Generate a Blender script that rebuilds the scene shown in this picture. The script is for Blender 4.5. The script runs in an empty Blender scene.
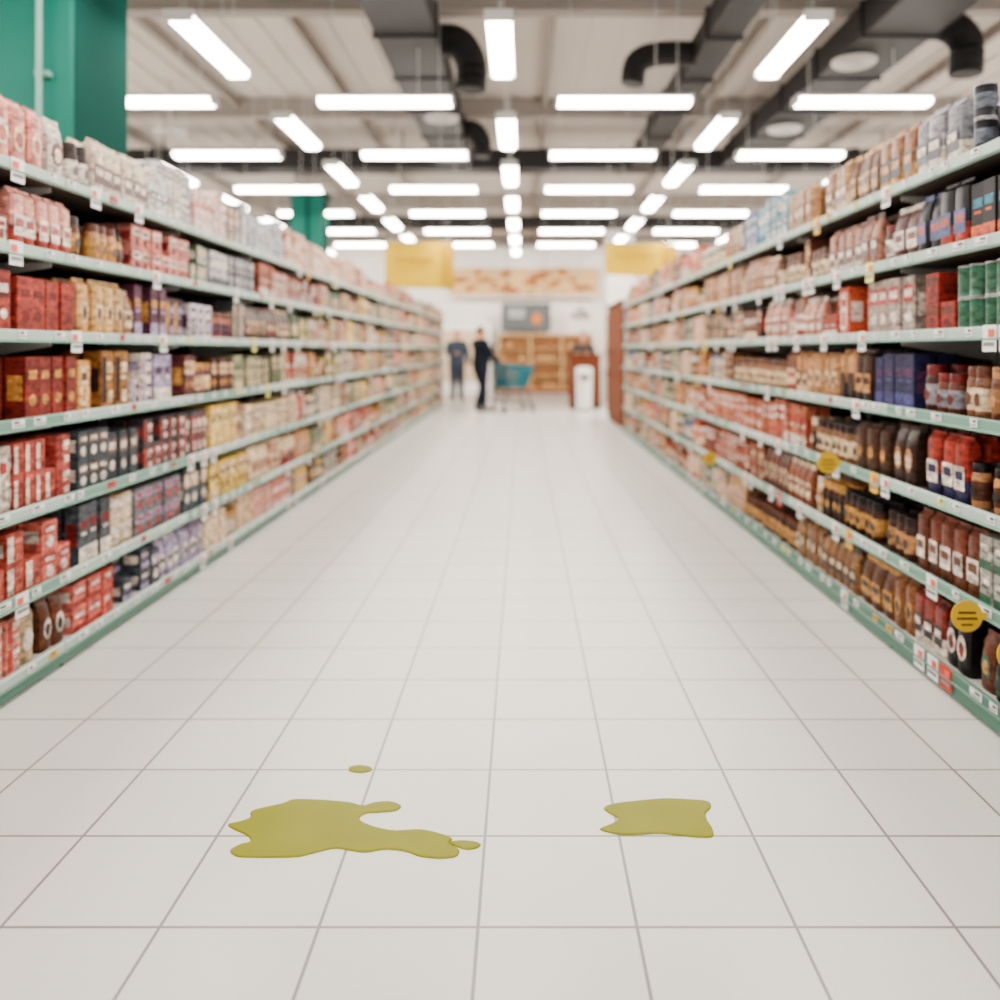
import bpy, bmesh, math, random
from mathutils import Vector, Matrix
random.seed(7)
R = random
FPX, CH, VX, VY = 848.0, 1.3, 523.0, 350.0
XL, XR = -1.889, 1.59

def lin0(c):
    return tuple(((v/255.0)/12.92 if v/255.0 <= .04045 else ((v/255.0+.055)/1.055)**2.4) for v in c)
def lin(c, sat=1.06):
    l = [v**1.3 for v in lin0(c)]; g = .3*l[0]+.6*l[1]+.1*l[2]
    return tuple(max(0.002, min(1, g+(v-g)*sat)) for v in l)

# ------------------------------------------------------------ materials
def mat(name, rgb, rough=.5, metal=0., noise=0., nscale=20., bump=0., emis=None, estr=0., spec=.4, raw=None):
    m = bpy.data.materials.new(name); m.use_nodes = True
    nt = m.node_tree; b = nt.nodes['Principled BSDF']
    col = (raw or lin(rgb))+(1,)
    b.inputs['Base Color'].default_value = col
    b.inputs['Roughness'].default_value = rough
    b.inputs['Metallic'].default_value = metal
    b.inputs['Specular IOR Level'].default_value = spec
    if noise > 0 or bump > 0:
        tc = nt.nodes.new('ShaderNodeTexCoord'); n = nt.nodes.new('ShaderNodeTexNoise')
        n.inputs['Scale'].default_value = nscale; n.inputs['Detail'].default_value = 4
        nt.links.new(tc.outputs['Object'], n.inputs['Vector'])
        if noise > 0:
            mx = nt.nodes.new('ShaderNodeMix'); mx.data_type = 'RGBA'
            mx.inputs[6].default_value = tuple(max(0, v*(1-noise)) for v in col[:3])+(1,)
            mx.inputs[7].default_value = tuple(min(1, v*(1+noise)) for v in col[:3])+(1,)
            nt.links.new(n.outputs['Fac'], mx.inputs[0]); nt.links.new(mx.outputs[2], b.inputs['Base Color'])
        if bump > 0:
            bp = nt.nodes.new('ShaderNodeBump'); bp.inputs['Strength'].default_value = bump
            bp.inputs['Distance'].default_value = .01
            nt.links.new(n.outputs['Fac'], bp.inputs['Height']); nt.links.new(bp.outputs[0], b.inputs['Normal'])
    if emis:
        b.inputs['Emission Color'].default_value = lin0(emis)+(1,)
        b.inputs['Emission Strength'].default_value = estr
    return m

def mat_attr(name, rough=.4, printy=True, spec=.25):
    m = bpy.data.materials.new(name); m.use_nodes = True
    nt = m.node_tree; b = nt.nodes['Principled BSDF']
    a = nt.nodes.new('ShaderNodeAttribute'); a.attribute_name = 'Col'
    b.inputs['Roughness'].default_value = rough; b.inputs['Specular IOR Level'].default_value = spec
    if printy:
        tc = nt.nodes.new('ShaderNodeTexCoord'); mp = nt.nodes.new('ShaderNodeMapping')
        mp.inputs['Scale'].default_value = (1, .8, 1.7)
        n = nt.nodes.new('ShaderNodeTexNoise'); n.inputs['Scale'].default_value = 30; n.inputs['Detail'].default_value = 3
        r = nt.nodes.new('ShaderNodeValToRGB')
        e = r.color_ramp.elements
        e[0].position = .38; e[0].color = (.36, .33, .31, 1)
        e[1].position = .50; e[1].color = (1.0, 1.0, 1.0, 1)
        e2 = e.new(.61); e2.color = (1, 1, 1, 1)
        e3 = e.new(.68); e3.color = (2.1, 2.0, 1.85, 1)
        mx = nt.nodes.new('ShaderNodeMix'); mx.data_type = 'RGBA'; mx.blend_type = 'MULTIPLY'; mx.inputs[0].default_value = .85
        nt.links.new(tc.outputs['Object'], mp.inputs[0]); nt.links.new(mp.outputs[0], n.inputs['Vector'])
        nt.links.new(n.outputs['Fac'], r.inputs[0]); nt.links.new(a.outputs['Color'], mx.inputs[6]); nt.links.new(r.outputs[0], mx.inputs[7])
        nt.links.new(mx.outputs[2], b.inputs['Base Color'])
    else:
        nt.links.new(a.outputs['Color'], b.inputs['Base Color'])
    return m

# ------------------------------------------------------------ mesh builder
class MB:
    def __init__(s): s.v = []; s.f = []; s.m = []; s.c = []
    def add(s, vs, fs, m=0, cols=None, ms=None):
        o = len(s.v)
        s.v.extend(vs)
        for i, f in enumerate(fs):
            s.f.append(tuple(o+k for k in f)); s.m.append(ms[i] if ms else m)
            s.c.append(cols[i] if isinstance(cols, list) else (cols or (1, 1, 1)))
    def box(s, x0, x1, y0, y1, z0, z1, m=0, c=None):
        vs = [(x0,y0,z0),(x1,y0,z0),(x1,y1,z0),(x0,y1,z0),(x0,y0,z1),(x1,y0,z1),(x1,y1,z1),(x0,y1,z1)]
        s.add(vs, [(0,3,2,1),(4,5,6,7),(0,1,5,4),(1,2,6,5),(2,3,7,6),(3,0,4,7)], m, c)
    def bbox(s, x0, x1, y0, y1, z0, z1, b=.01, m=0, c=None):
        bm = bmesh.new(); bmesh.ops.create_cube(bm, size=1)
        for v in bm.verts:
            v.co = ((x0+x1)/2+v.co.x*(x1-x0), (y0+y1)/2+v.co.y*(y1-y0), (z0+z1)/2+v.co.z*(z1-z0))
        bmesh.ops.bevel(bm, geom=bm.edges[:], offset=b, segments=2, affect='EDGES', profile=.5)
        bm.verts.index_update()
        s.add([tuple(v.co) for v in bm.verts], [tuple(v.index for v in f.verts) for f in bm.faces], m, c); bm.free()
    def tube(s, pts, r, seg=8, m=0, c=None, cap=True):
        pts = [Vector(p) for p in pts]; n = len(pts); vs = []; fs = []
        rs = r if isinstance(r, (list, tuple)) else [r]*n
        up = Vector((0, 0, 1))
        for i, p in enumerate(pts):
            t = (pts[min(i+1, n-1)]-pts[max(i-1, 0)]).normalized()
            a = t.cross(up)
            if a.length < .05: a = t.cross(Vector((0, 1, 0)))
            a.normalize(); b = t.cross(a).normalized()
            for k in range(seg):
                an = 2*math.pi*k/seg
                vs.append(tuple(p+(a*math.cos(an)+b*math.sin(an))*rs[i]))
        for i in range(n-1):
            for k in range(seg):
                k2 = (k+1) % seg
                fs.append((i*seg+k, i*seg+k2, (i+1)*seg+k2, (i+1)*seg+k))
        if cap:
            fs.append(tuple(range(seg))[::-1]); fs.append(tuple((n-1)*seg+k for k in range(seg)))
        s.add(vs, fs, m, c)
    def lathe(s, prof, cx, cy, cz, seg=16, m=0, cols=None, ms=None):
        vs = []; fs = []; cc = []; mm = []
        for r, z in prof:
            for k in range(seg):
                an = 2*math.pi*k/seg; vs.append((cx+r*math.cos(an), cy+r*math.sin(an), cz+z))
        for i in range(len(prof)-1):
            for k in range(seg):
                k2 = (k+1) % seg
                fs.append((i*seg+k, i*seg+k2, (i+1)*seg+k2, (i+1)*seg+k))
                cc.append(cols[i] if cols else (1,1,1)); mm.append(ms[i] if ms else m)
        n = len(prof)
        fs.append(tuple(range(seg))[::-1]); cc.append(cols[0] if cols else (1,1,1)); mm.append(ms[0] if ms else m)
        fs.append(tuple((n-1)*seg+k for k in range(seg))); cc.append(cols[-1] if cols else (1,1,1)); mm.append(ms[-1] if ms else m)
        s.add(vs, fs, m, cc, mm)
    def ell(s, cx, cy, cz, rx, ry, rz, m=0, c=None, seg=12, rings=8, fn=None):
        vs = []; fs = []
        for i in range(rings+1):
            ph = math.pi*i/rings
            for k in range(seg):
                an = 2*math.pi*k/seg
                x, y, z = math.sin(ph)*math.cos(an), math.sin(ph)*math.sin(an), -math.cos(ph)
                if fn: x, y, z = fn(x, y, z)
                vs.append((cx+x*rx, cy+y*ry, cz+z*rz))
        for i in range(rings):
            for k in range(seg):
                k2 = (k+1) % seg
                fs.append((i*seg+k, i*seg+k2, (i+1)*seg+k2, (i+1)*seg+k))
        s.add(vs, fs, m, c)
    def build(s, name, mats, smooth=False, color=False, parent=None, loc=None, rotz=0):
        me = bpy.data.meshes.new(name); me.from_pydata(s.v, [], s.f)
        for m in mats: me.materials.append(m)
        me.polygons.foreach_set('material_index', s.m)
        if smooth: me.polygons.foreach_set('use_smooth', [True]*len(s.f))
        if color:
            at = me.color_attributes.new('Col', 'FLOAT_COLOR', 'CORNER')
            buf = []
            for f, c in zip(s.f, s.c):
                buf.extend((c[0], c[1], c[2], 1.0)*len(f))
            at.data.foreach_set('color', buf)
        me.update()
        if smooth:
            try: me.set_sharp_from_angle(angle=math.radians(38))
            except Exception: pass
        o = bpy.data.objects.new(name, me); bpy.context.scene.collection.objects.link(o)
        if parent: o.parent = parent
        if loc: o.location = loc
        o.rotation_euler[2] = rotz
        return o
def empty(name, loc=(0,0,0), rotz=0):
    e = bpy.data.objects.new(name, None); bpy.context.scene.collection.objects.link(e)
    e.location = loc; e.rotation_euler[2] = rotz; e.empty_display_size = .2
    return e

# ------------------------------------------------------------ room
T = .3584
def floor_mat():
    m = bpy.data.materials.new('floor_tiles'); m.use_nodes = True
    nt = m.node_tree; b = nt.nodes['Principled BSDF']
    tc = nt.nodes.new('ShaderNodeTexCoord'); mp = nt.nodes.new('ShaderNodeMapping')
    mp.inputs['Location'].default_value = (.1014+T*40, -1.91+T*20, 0)
    br = nt.nodes.new('ShaderNodeTexBrick'); br.offset = 0; br.squash = 1
    br.inputs['Scale'].default_value = 1; br.inputs['Brick Width'].default_value = T; br.inputs['Row Height'].default_value = T
    br.inputs['Mortar Size'].default_value = .0048; br.inputs['Mortar Smooth'].default_value = .35
    br.inputs['Color1'].default_value = lin0((217, 214, 209))+(1,); br.inputs['Color2'].default_value = lin0((212, 209, 204))+(1,)
    br.inputs['Mortar'].default_value = lin0((124, 120, 117))+(1,)
    nt.links.new(tc.outputs['Object'], mp.inputs[0]); nt.links.new(mp.outputs[0], br.inputs['Vector'])
    n = nt.nodes.new('ShaderNodeTexNoise'); n.inputs['Scale'].default_value = 2.2; n.inputs['Detail'].default_value = 3
    nt.links.new(tc.outputs['Object'], n.inputs['Vector'])
    r = nt.nodes.new('ShaderNodeValToRGB'); r.color_ramp.elements[0].color = (.96, .96, .955, 1); r.color_ramp.elements[1].color = (1, 1, 1, 1)
    r.color_ramp.elements[0].position = .35; r.color_ramp.elements[1].position = .65
    nt.links.new(n.outputs['Fac'], r.inputs[0])
    mx = nt.nodes.new('ShaderNodeMix'); mx.data_type = 'RGBA'; mx.blend_type = 'MULTIPLY'; mx.inputs[0].default_value = 1
    nt.links.new(br.outputs['Color'], mx.inputs[6]); nt.links.new(r.outputs[0], mx.inputs[7]); nt.links.new(mx.outputs[2], b.inputs['Base Color'])
    rr = nt.nodes.new('ShaderNodeMapRange'); rr.inputs['To Min'].default_value = .27; rr.inputs['To Max'].default_value = .31
    nt.links.new(n.outputs['Fac'], rr.inputs[0]); nt.links.new(rr.outputs[0], b.inputs['Roughness'])
    return m
YB = 26.6
ZC = 4.75
f = MB(); f.box(-9, 9, -2, YB+.2, -.1, 0); f.build('floor', [floor_mat()])
m_ceil = mat('ceiling_paint', (204, 197, 191), .85, noise=.08, nscale=1.2, spec=.1)
m_beam = mat('ceiling_beam_paint', (160, 153, 148), .7, noise=.05, nscale=3, spec=.2)
c = MB(); c.box(-9, 9, -2, YB+.2, ZC, ZC+.1)
x = -8.9
while x < 8.9:
    c.box(x, x+.2, -2, YB, ZC-.018, ZC, 0); x += .37
c.build('ceiling', [m_ceil])
bm_ = MB()
for k in range(0, 7):
    yy = 4.4+k*3.6
    bm_.box(-8.9, 8.9, yy-.08, yy+.08, ZC-.28, ZC-.25); bm_.box(-8.9, 8.9, yy-.02, yy+.02, ZC-.25, ZC-.05); bm_.box(-8.9, 8.9, yy-.08, yy+.08, ZC-.05, ZC-.02)
for xx in (-6.1, -3.9, -2.35, .3, 2.5, 5.0, 7.2):
    bm_.box(xx-.03, xx+.03, -1.9, YB, ZC-.14, ZC-.02)
bm_.build('ceiling_beams', [m_beam])
m_wall = mat('wall_paint', (232, 227, 220), .7, noise=.03, nscale=4)
w = MB(); w.box(-9.1, -9, -2, YB, 0, ZC); w.build('wall_left', [m_wall])
w = MB(); w.box(9, 9.1, -2, YB, 0, ZC); w.build('wall_right', [m_wall])
w = MB(); w.box(-9, 9, YB, YB+.1, 0, ZC); w.build('wall_back', [m_wall])

# green columns
m_green = mat('column_green', None, .6, noise=.06, nscale=3, spec=.15, raw=(.002, .105, .076))
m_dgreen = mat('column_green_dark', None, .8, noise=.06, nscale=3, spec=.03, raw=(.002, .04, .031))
m_white = mat('white_paint', (236, 233, 228), .45)
def column(xr, y, w_, d_, zt):
    b = MB(); b.bbox(xr-w_, xr, y, y+d_, 0, zt, .015)
    b.box(xr-w_-.04, xr+.04, y-.04, y+d_+.04, zt, zt+.06, 1)
    b.box(xr-w_+.05, xr-.05, y+.05, y+d_-.05, zt+.06, ZC, 3)
    b.box(xr-w_*.5, xr-w_*.5+.05, y-.02, y, 0, zt, 1)
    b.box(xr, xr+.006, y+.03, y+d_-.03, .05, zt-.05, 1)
    b.build('column', [m_green, m_dgreen, m_white, m_beam])
column(-2.82, 5.3, 1.3, .76, 4.4); column(-3.32, 14.0, .52, .5, 3.86)
b = MB(); b.tube([(-2.98, 5.22, 0), (-2.98, 5.22, 2.4), (-2.98, 5.22, ZC)], .018, 10, 0)
for z in (.6, 1.8, 3.0, 4.2): b.box(-3.02, -2.94, 5.24, 5.3, z, z+.03, 0)
b.build('wall_pipe', [mat('pipe_grey', (130, 165, 155), .5)])
b = MB(); b.bbox(1.95, 2.6, 19.8, 20.4, 0, ZC-.05, .02); b.box(1.93, 2.62, 19.78, 20.42, 0, .12); b.build('column', [m_white])

# ------------------------------------------------------------ lights
m_em = mat('light_diffuser', (255, 255, 255), .5, emis=(255, 247, 236), estr=50)
m_house = mat('light_housing', (200, 200, 197), .4)
def light_mesh():
    b = MB()
    b.box(-.62, .62, -.095, .095, .03, .055, 1)
    b.box(-.635, -.61, -.1, .1, -.02, .06, 1); b.box(.61, .635, -.1, .1, -.02, .06, 1)
    vs = []; fs = []
    prof = [(-.09, .03), (-.065, -.022), (.065, -.022), (.09, .03)]
    for xx in (-.61, .61):
        for (yy, zz) in prof: vs.append((xx, yy, zz))
    n = len(prof)
    for i in range(n-1): fs.append((i, i+1, n+i+1, n+i))
    b.add(vs, fs, 0)
    for xx in (-.5, .5): b.tube([(xx, 0, .06), (xx, 0, ZC-3.6)], .0035, 5, 1)
    b.tube([(.3, .02, .06), (.3, .02, ZC-3.6)], .004, 5, 1)
    o = b.build('ceiling_light', [m_em, m_house]); return o
lo = light_mesh(); lmesh = lo.data; bpy.data.objects.remove(lo)
def put_light(x, y, rz):
    o = bpy.data.objects.new('ceiling_light', lmesh); bpy.context.scene.collection.objects.link(o)
    o.location = (x, y, 3.6); o.rotation_euler[2] = rz
xs_t = [-1.28+2.22*k for k in range(-3, 5)]
xs_l = [-.17+2.22*k for k in range(-3, 4)]
for k in range(-3, 6):
    y = 7.9+2.15*k
    if k != -1:
        for x in xs_t: put_light(x, y, 0)
    yl = 6.5 if k == -1 else y+1.12
    for x in xs_l: put_light(x, yl, math.pi/2)
m_duct = mat('duct_dark', (54, 53, 54), .6, .0, noise=.12, nscale=6, spec=.15)
m_duct2 = mat('duct_flex', (38, 38, 39), .6, .0, spec=.15)
b = MB(); b.box(-8, 8, 22.98, 23.02, 4.3, 4.34, 0)  # invented track and heads, added as housing for the back wall fill
for xx in (-8, -4, 0, 4, 8): b.tube([(xx*.98, 23, 4.33), (xx*.98, 23, ZC)], .008, 6, 0)
for xx in (-6.4, -3.8, -1.3, 1.3, 3.8, 6.4):
    b.tube([(xx, 23, 4.32), (xx, 23, 4.22)], .012, 6, 0)
    b.tube([(xx, 22.95, 4.24), (xx, 23.04, 4.19), (xx, 23.14, 4.135)], [.04, .06, .07], 14, 0)
b.build('added_fill_track', [m_duct])
for xx in (-6.4, -3.8, -1.3, 1.3, 3.8, 6.4):  # added fill spots, put in to brighten the bakery wall
    ld = bpy.data.lights.new('added_wall_fill', 'SPOT'); ld.energy = 560; ld.spot_size = math.radians(100); ld.spot_blend = .6; ld.shadow_soft_size = .08; ld.color = (1, .96, .9)
    lo = bpy.data.objects.new('added_wall_fill_lamp', ld); bpy.context.scene.collection.objects.link(lo); lo.location = (xx, 23.2, 4.1)
    lo.rotation_euler = Vector((0, 3.3, -2.0)).to_track_quat('-Z', 'Y').to_euler()

# ------------------------------------------------------------ ducts
def duct(x0, x1, y0, y1, z0, z1):
    b = MB(); b.bbox(x0, x1, y0, y1, z0, z1, .012)
    along = (y1-y0) > (x1-x0)
    if along:
        y = y0+.6
        while y < y1: b.box(x0-.02, x1+.02, y, y+.04, z0-.02, z1+.02); y += 1.2
    else:
        x = x0+.6
        while x < x1: b.box(x, x+.04, y0-.02, y1+.02, z0-.02, z1+.02); x += 1.2
    for t in range(4):
        u = (t+.5)/4
        px, py = ((x0+x1)/2, y0+(y1-y0)*u) if along else (x0+(x1-x0)*u, (y0+y1)/2)
        b.tube([(px, py, z1), (px, py, ZC)], .012, 6)
    return b
def flex(b, pts, r):
    P = [Vector(p) for p in pts]; P = [P[0]]+P+[P[-1]]; out = []
    for i in range(1, len(P)-2):
        for s in range(14):
            t = s/14
            out.append(.5*((2*P[i])+(-P[i-1]+P[i+1])*t+(2*P[i-1]-5*P[i]+4*P[i+1]-P[i+2])*t*t+(-P[i-1]+3*P[i]-3*P[i+1]+P[i+2])*t**3))
    out.append(P[-1]); b.tube(out, [r*(1 if i % 2 else .94) for i in range(len(out))], 16, 1)
d = duct(-1.33, -.78, 1, 13.0, 4.12, 4.4)
flex(d, [(-.8, 8.1, 4.26), (-.62, 8.1, 4.24), (-.5, 8.1, 4.05), (-.5, 8.1, 3.78)], .15)
flex(d, [(-.8, 11.2, 4.2), (-.65, 11.2, 4.2), (-.55, 11.2, 4.05), (-.55, 11.2, 3.85)], .13)
d.build('ventilation_duct', [m_duct, m_duct2])
d = duct(1.66, 1.96, 1, 13.0, 4.1, 4.36)
flex(d, [(1.7, 8.3, 4.2), (1.35, 8.3, 4.2), (1.12, 8.3, 4.12), (1.07, 8.3, 3.9)], .12)
d.build('ventilation_duct', [m_duct, m_duct2])
d = duct(3.05, 3.7, 1, 13.0, 4.12, 4.42)
flex(d, [(3.6, 7.7, 4.26), (3.85, 7.7, 4.25), (4.02, 7.7, 4.1), (4.02, 7.7, 3.8)], .15)
d.build('ventilation_duct', [m_duct, m_duct2])
d = duct(-7.5, 7.5, 13.05, 13.5, 4.1, 4.4); d.build('ventilation_duct', [m_duct, m_duct2])
d = duct(-7.5, 7.5, 19.3, 19.7, 4.1, 4.35); d.build('ventilation_duct', [m_duct, m_duct2])
m_diff = mat('diffuser_grey', (196, 192, 188), .5)
for (x, y, z) in ((3.2, 8.2, 4.1), (3.3, 10.7, 4.1), (-4.5, 10.8, 4.1), (-.98, 10.2, 4.1), (-4.3, 13.6, 4.08)):
    b = MB(); b.lathe([(.05, 0), (.12, -.045), (.14, -.05), (.15, -.03), (.19, -.04), (.21, -.02), (.21, 0), (.1, .02)], 0, 0, 0, 24)
    b.tube([(0, 0, .01), (0, 0, ZC-z)], .015, 6)
    b.build('ceiling_diffuser', [m_diff], smooth=True, loc=(x, y, z))

# ------------------------------------------------------------ shelving
m_sh = mat('shelf_metal', (200, 200, 194), .4, .0, noise=.03, nscale=8)
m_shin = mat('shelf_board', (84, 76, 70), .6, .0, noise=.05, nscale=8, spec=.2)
m_rail = mat('price_rail', (182, 198, 190), .45, spec=.3)
m_mint = mat('price_rail_green', (128, 162, 148), .45, spec=.3)
m_kick = mat('kick_plate_green', (90, 130, 114), .5, spec=.3)
m_tag = mat_attr('price_tag_paper', .5, False)
ZL = [.085, .37, .69, 1.03, 1.365, 1.69, 2.0]
ZR = [.10, .41, .73, 1.05, 1.37, 1.685, 2.0]
DEP = .48
def shelf_unit(side, xf, zs, y0, y1):
    s = 1 if side == 'L' else -1
    def X(d): return xf - s*d
    b = MB()
    def bx(d0, d1, ya, yb, z0, z1, m=0):
        a, c_ = X(d0), X(d1); b.box(min(a, c_), max(a, c_), ya, yb, z0, z1, m)
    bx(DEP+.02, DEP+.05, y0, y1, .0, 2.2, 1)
    for i, z in enumerate(zs):
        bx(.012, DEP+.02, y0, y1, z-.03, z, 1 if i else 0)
    nb = max(1, round((y1-y0)/1.33)); L = (y1-y0)/nb
    for k in range(nb+1):
        y = y0+k*L
        bx(DEP-.01, DEP+.06, y-.02, y+.02, 0, 2.22)
        for z in zs[1:]:
            vs = [(X(.06), y-.003, z-.03), (X(.06), y-.003, z-.05), (X(DEP), y-.003, z-.12), (X(DEP), y-.003, z-.03)]
            vs += [(p[0], y+.003, p[2]) for p in vs]
            b.add(vs, [(0,1,2,3),(7,6,5,4),(0,4,5,1),(1,5,6,2),(2,6,7,3),(3,7,4,0)], 0)
        b.tube([(X(.03), y, 0), (X(.03), y, .02)], .02, 8, 4)
        bx(.06, DEP, y-.02, y+.02, .015, .055)
    for y in (y0, y1):
        bx(.03, DEP+.05, y-.012, y+.012, .015, 2.15)
    bx(.004, .02, y0, y1, .012, zs[0]-.03, 3)
    for i, z in enumerate(zs):
        for k in range(nb):
            ya, yb = y0+k*L+.004, y0+(k+1)*L-.004
            zt, zb = z+.012, z-.036
            prof = [(.012, zt), (.004, zt), (-.002, zt-.006), (.0, zb+.010), (-.008, zb+.004), (-.006, zb), (.012, zb)]
            vs = [(X(p[0]), ya, p[1]) for p in prof]+[(X(p[0]), yb, p[1]) for p in prof]
            n = len(prof); fs = []; ms = []
            for q in range(n):
                q2 = (q+1) % n
                fs.append((q, q2, n+q2, n+q) if s > 0 else (q, n+q, n+q2, q2)); ms.append(5 if q in (3, 4) else 2)
            fs.append(tuple(range(n))); fs.append(tuple(range(2*n-1, n-1, -1))); ms += [2, 2]
            if i == 0: ms = [3 if mm_ == 5 or (side == 'R' and mm_ == 2) else mm_ for mm_ in ms]
            elif i <= 3 and (i+k) % 2 == 0: ms = [5 if mm_ == 2 else mm_ for mm_ in ms]
            b.add(vs, fs, 0, None, ms)
    b.build('supermarket_shelf', [m_sh, m_shin, m_rail, m_kick, m_duct, m_mint])
    t = MB()
    wht = (.8, .8, .78)
    for z in zs:
        y = y0+.1
        while y < y1-.15:
            w_ = R.choice((.05, .06, .08)); big = R.random() < .2
            cc = wht if R.random() < .85 else R.choice((lin((230, 190, 60)), lin((200, 60, 50)), lin((235, 235, 150))))
            if big:
                h0, h1, w_ = z-.075, z+.015, .085
            else: h0, h1 = z-.022, z+.008
            a = X(-.0035); aa = X(-.006)
            fq = [(0,1,2,3)] if s > 0 else [(3,2,1,0)]
            t.add([(a, y, h0), (a, y+w_, h0), (a, y+w_, h1), (a, y, h1)], fq, 0, cc)
            hh = h1-h0
            t.add([(aa, y+w_*.1, h0+hh*.55), (aa, y+w_*.55, h0+hh*.55), (aa, y+w_*.55, h0+hh*.85), (aa, y+w_*.1, h0+hh*.85)], fq, 0, lin((90, 90, 90)) if not big else lin((220, 110, 90)))
            t.add([(aa, y+w_*.1, h0+hh*.2), (aa, y+w_*.9, h0+hh*.2), (aa, y+w_*.9, h0+hh*.35), (aa, y+w_*.1, h0+hh*.35)], fq, 0, lin((140, 140, 140)))
            y += R.uniform(.09, .26)
    t.build('price_tags', [m_tag], color=True)
YL0, YL1 = .9, 20.4
YR0, YR1 = .9, 13.5
shelf_unit('L', XL, ZL, YL0, YL1)
shelf_unit('R', XR, ZR, YR0, YR1)

# ------------------------------------------------------------ products
def jit(c, a=.05):
    k = 1+R.uniform(-a, a)
    return tuple(max(0, min(1, v*k*(1+R.uniform(-a, a)*.4))) for v in c)
R_style = [0]
def P_box(b, M, w, dp, h, c1, c2, c3, lod):
    hw, hd, e = w/2, dp/2, .0025
    ring = [(-hw+e,-hd),(hw-e,-hd),(hw,-hd+e),(hw,hd-e),(hw-e,hd),(-hw+e,hd),(-hw,hd-e),(-hw,-hd+e)]
    vs = [M(u, d, 0) for u, d in ring]+[M(u, d, h-.002) for u, d in ring]+[M(u*.97, d*.95, h) for u, d in ring]
    fs = []; cc = []
    for r_ in (0, 8):
        for q in range(8):
            q2 = (q+1) % 8; fs.append((r_+q2, r_+q, r_+8+q, r_+8+q2)); cc.append(c1)
    fs.append(tuple(range(16, 24))[::-1]); cc.append(c1); fs.append(tuple(range(8))); cc.append(c1)
    b.add(vs, fs, 0, cc)
    def quad(u0, u1, z0, z1, dd, c):
        b.add([M(u0, dd, z0), M(u1, dd, z0), M(u1, dd, z1), M(u0, dd, z1)], [(0, 1, 2, 3)], 0, c)
    st = R_style[0]
    if st == 0:
        quad(-hw*.85, hw*.85, h*.56, h*.86, hd+.0006, c2); quad(-hw*.6, hw*.6, h*.64, h*.78, hd+.0012, c3)
        b.add([M(math.cos(a)*min(hw, h*.4)*.55, hd+.0008, h*.3+math.sin(a)*min(hw, h*.4)*.5) for a in [i*math.pi/5 for i in range(10)]], [tuple(range(10))], 0, c3)
    elif st == 1:
        quad(-hw*.98, hw*.98, 0.002, h*.28, hd+.0006, c2); quad(-hw*.7, hw*.7, h*.58, h*.74, hd+.0006, c3); quad(-hw*.5, hw*.5, h*.48, h*.53, hd+.0006, c2)
    elif st == 2:
        quad(-hw*.6, hw*.6, h*.12, h*.88, hd+.0006, c2); quad(-hw*.45, hw*.45, h*.6, h*.76, hd+.0012, c3); quad(-hw*.3, hw*.3, h*.2, h*.5, hd+.0012, c1)
    else:
        quad(-hw*.9, -hw*.2, h*.1, h*.9, hd+.0006, c3); quad(-hw*.05, hw*.85, h*.62, h*.8, hd+.0006, c2); quad(-hw*.05, hw*.6, h*.5, h*.56, hd+.0006, c2)
        quad(hw*.1, hw*.8, h*.1, h*.3, hd+.0006, c2)
    for su in (-1, 1):
        uu = su*(hw+.0006)
        q = [M(uu, -hd*.7, h*.3), M(uu, hd*.7, h*.3), M(uu, hd*.7, h*.7), M(uu, -hd*.7, h*.7)]
        b.add(q, [(0, 1, 2, 3) if su < 0 else (3, 2, 1, 0)], 0, c2 if st == 2 else c3)
def P_bag(b, M, w, dp, h, c1, c2, c3, lod):
    n = 12; st = R_style[0]
    if st in (0, 3):   # stand-up pouch with a crimped top
        rings = [(0, .94, .84), (.06, 1, 1), (.35, 1, 1.0), (.65, .98, .9), (.84, .98, .55), (.90, .98, .16), (.94, 1, .12), (1, 1, .1)]
    else:              # vacuum brick pack with a folded top
        rings = [(0, .95, .92), (.03, 1, 1), (.35, .99, 1.0), (.75, .99, 1), (.88, .98, .92), (.93, .97, .45), (.96, .97, .2), (1, .97, .18)]
    vs = []; fs = []; cc = []
    for (t, sw, sd) in rings:
        for k in range(n):
            a = 2*math.pi*k/n; ca, sa = math.cos(a), math.sin(a)
            u = math.copysign(abs(ca)**.45, ca)*w/2*sw; d = math.copysign(abs(sa)**.55, sa)*dp/2*sd
            vs.append(M(u, d, h*t))
    top = c2 if st == 3 else c1
    for i in range(len(rings)-1):
        for k in range(n):
            k2 = (k+1) % n; fs.append((i*n+k2, i*n+k, (i+1)*n+k, (i+1)*n+k2)); cc.append(top if i >= 5 else (c3 if st == 1 and i < 2 else c1))
    fs.append(tuple(range(n))); cc.append(c1); fs.append(tuple(range((len(rings)-1)*n, len(rings)*n))[::-1]); cc.append(top)
    b.add(vs, fs, 0, cc)
    dd = dp/2*1.03
    if st in (0, 2):
        b.add([M(math.cos(a)*w*.34, dd, h*.42+math.sin(a)*h*.2) for a in [i*math.pi/6 for i in range(12)]], [tuple(range(12))], 0, c2)
        b.add([M(math.cos(a)*w*.22, dd+.001, h*.4+math.sin(a)*h*.12) for a in [i*math.pi/6 for i in range(12)]], [tuple(range(12))], 0, c3)
    else:
        b.add([M(-w*.4, dd, h*.2), M(w*.4, dd, h*.2), M(w*.4, dd, h*.55), M(-w*.4, dd, h*.55)], [(0,1,2,3)], 0, c2)
        b.add([M(-w*.3, dd+.001, h*.35), M(w*.3, dd+.001, h*.35), M(w*.3, dd+.001, h*.48), M(-w*.3, dd+.001, h*.48)], [(0,1,2,3)], 0, c3)
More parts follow.
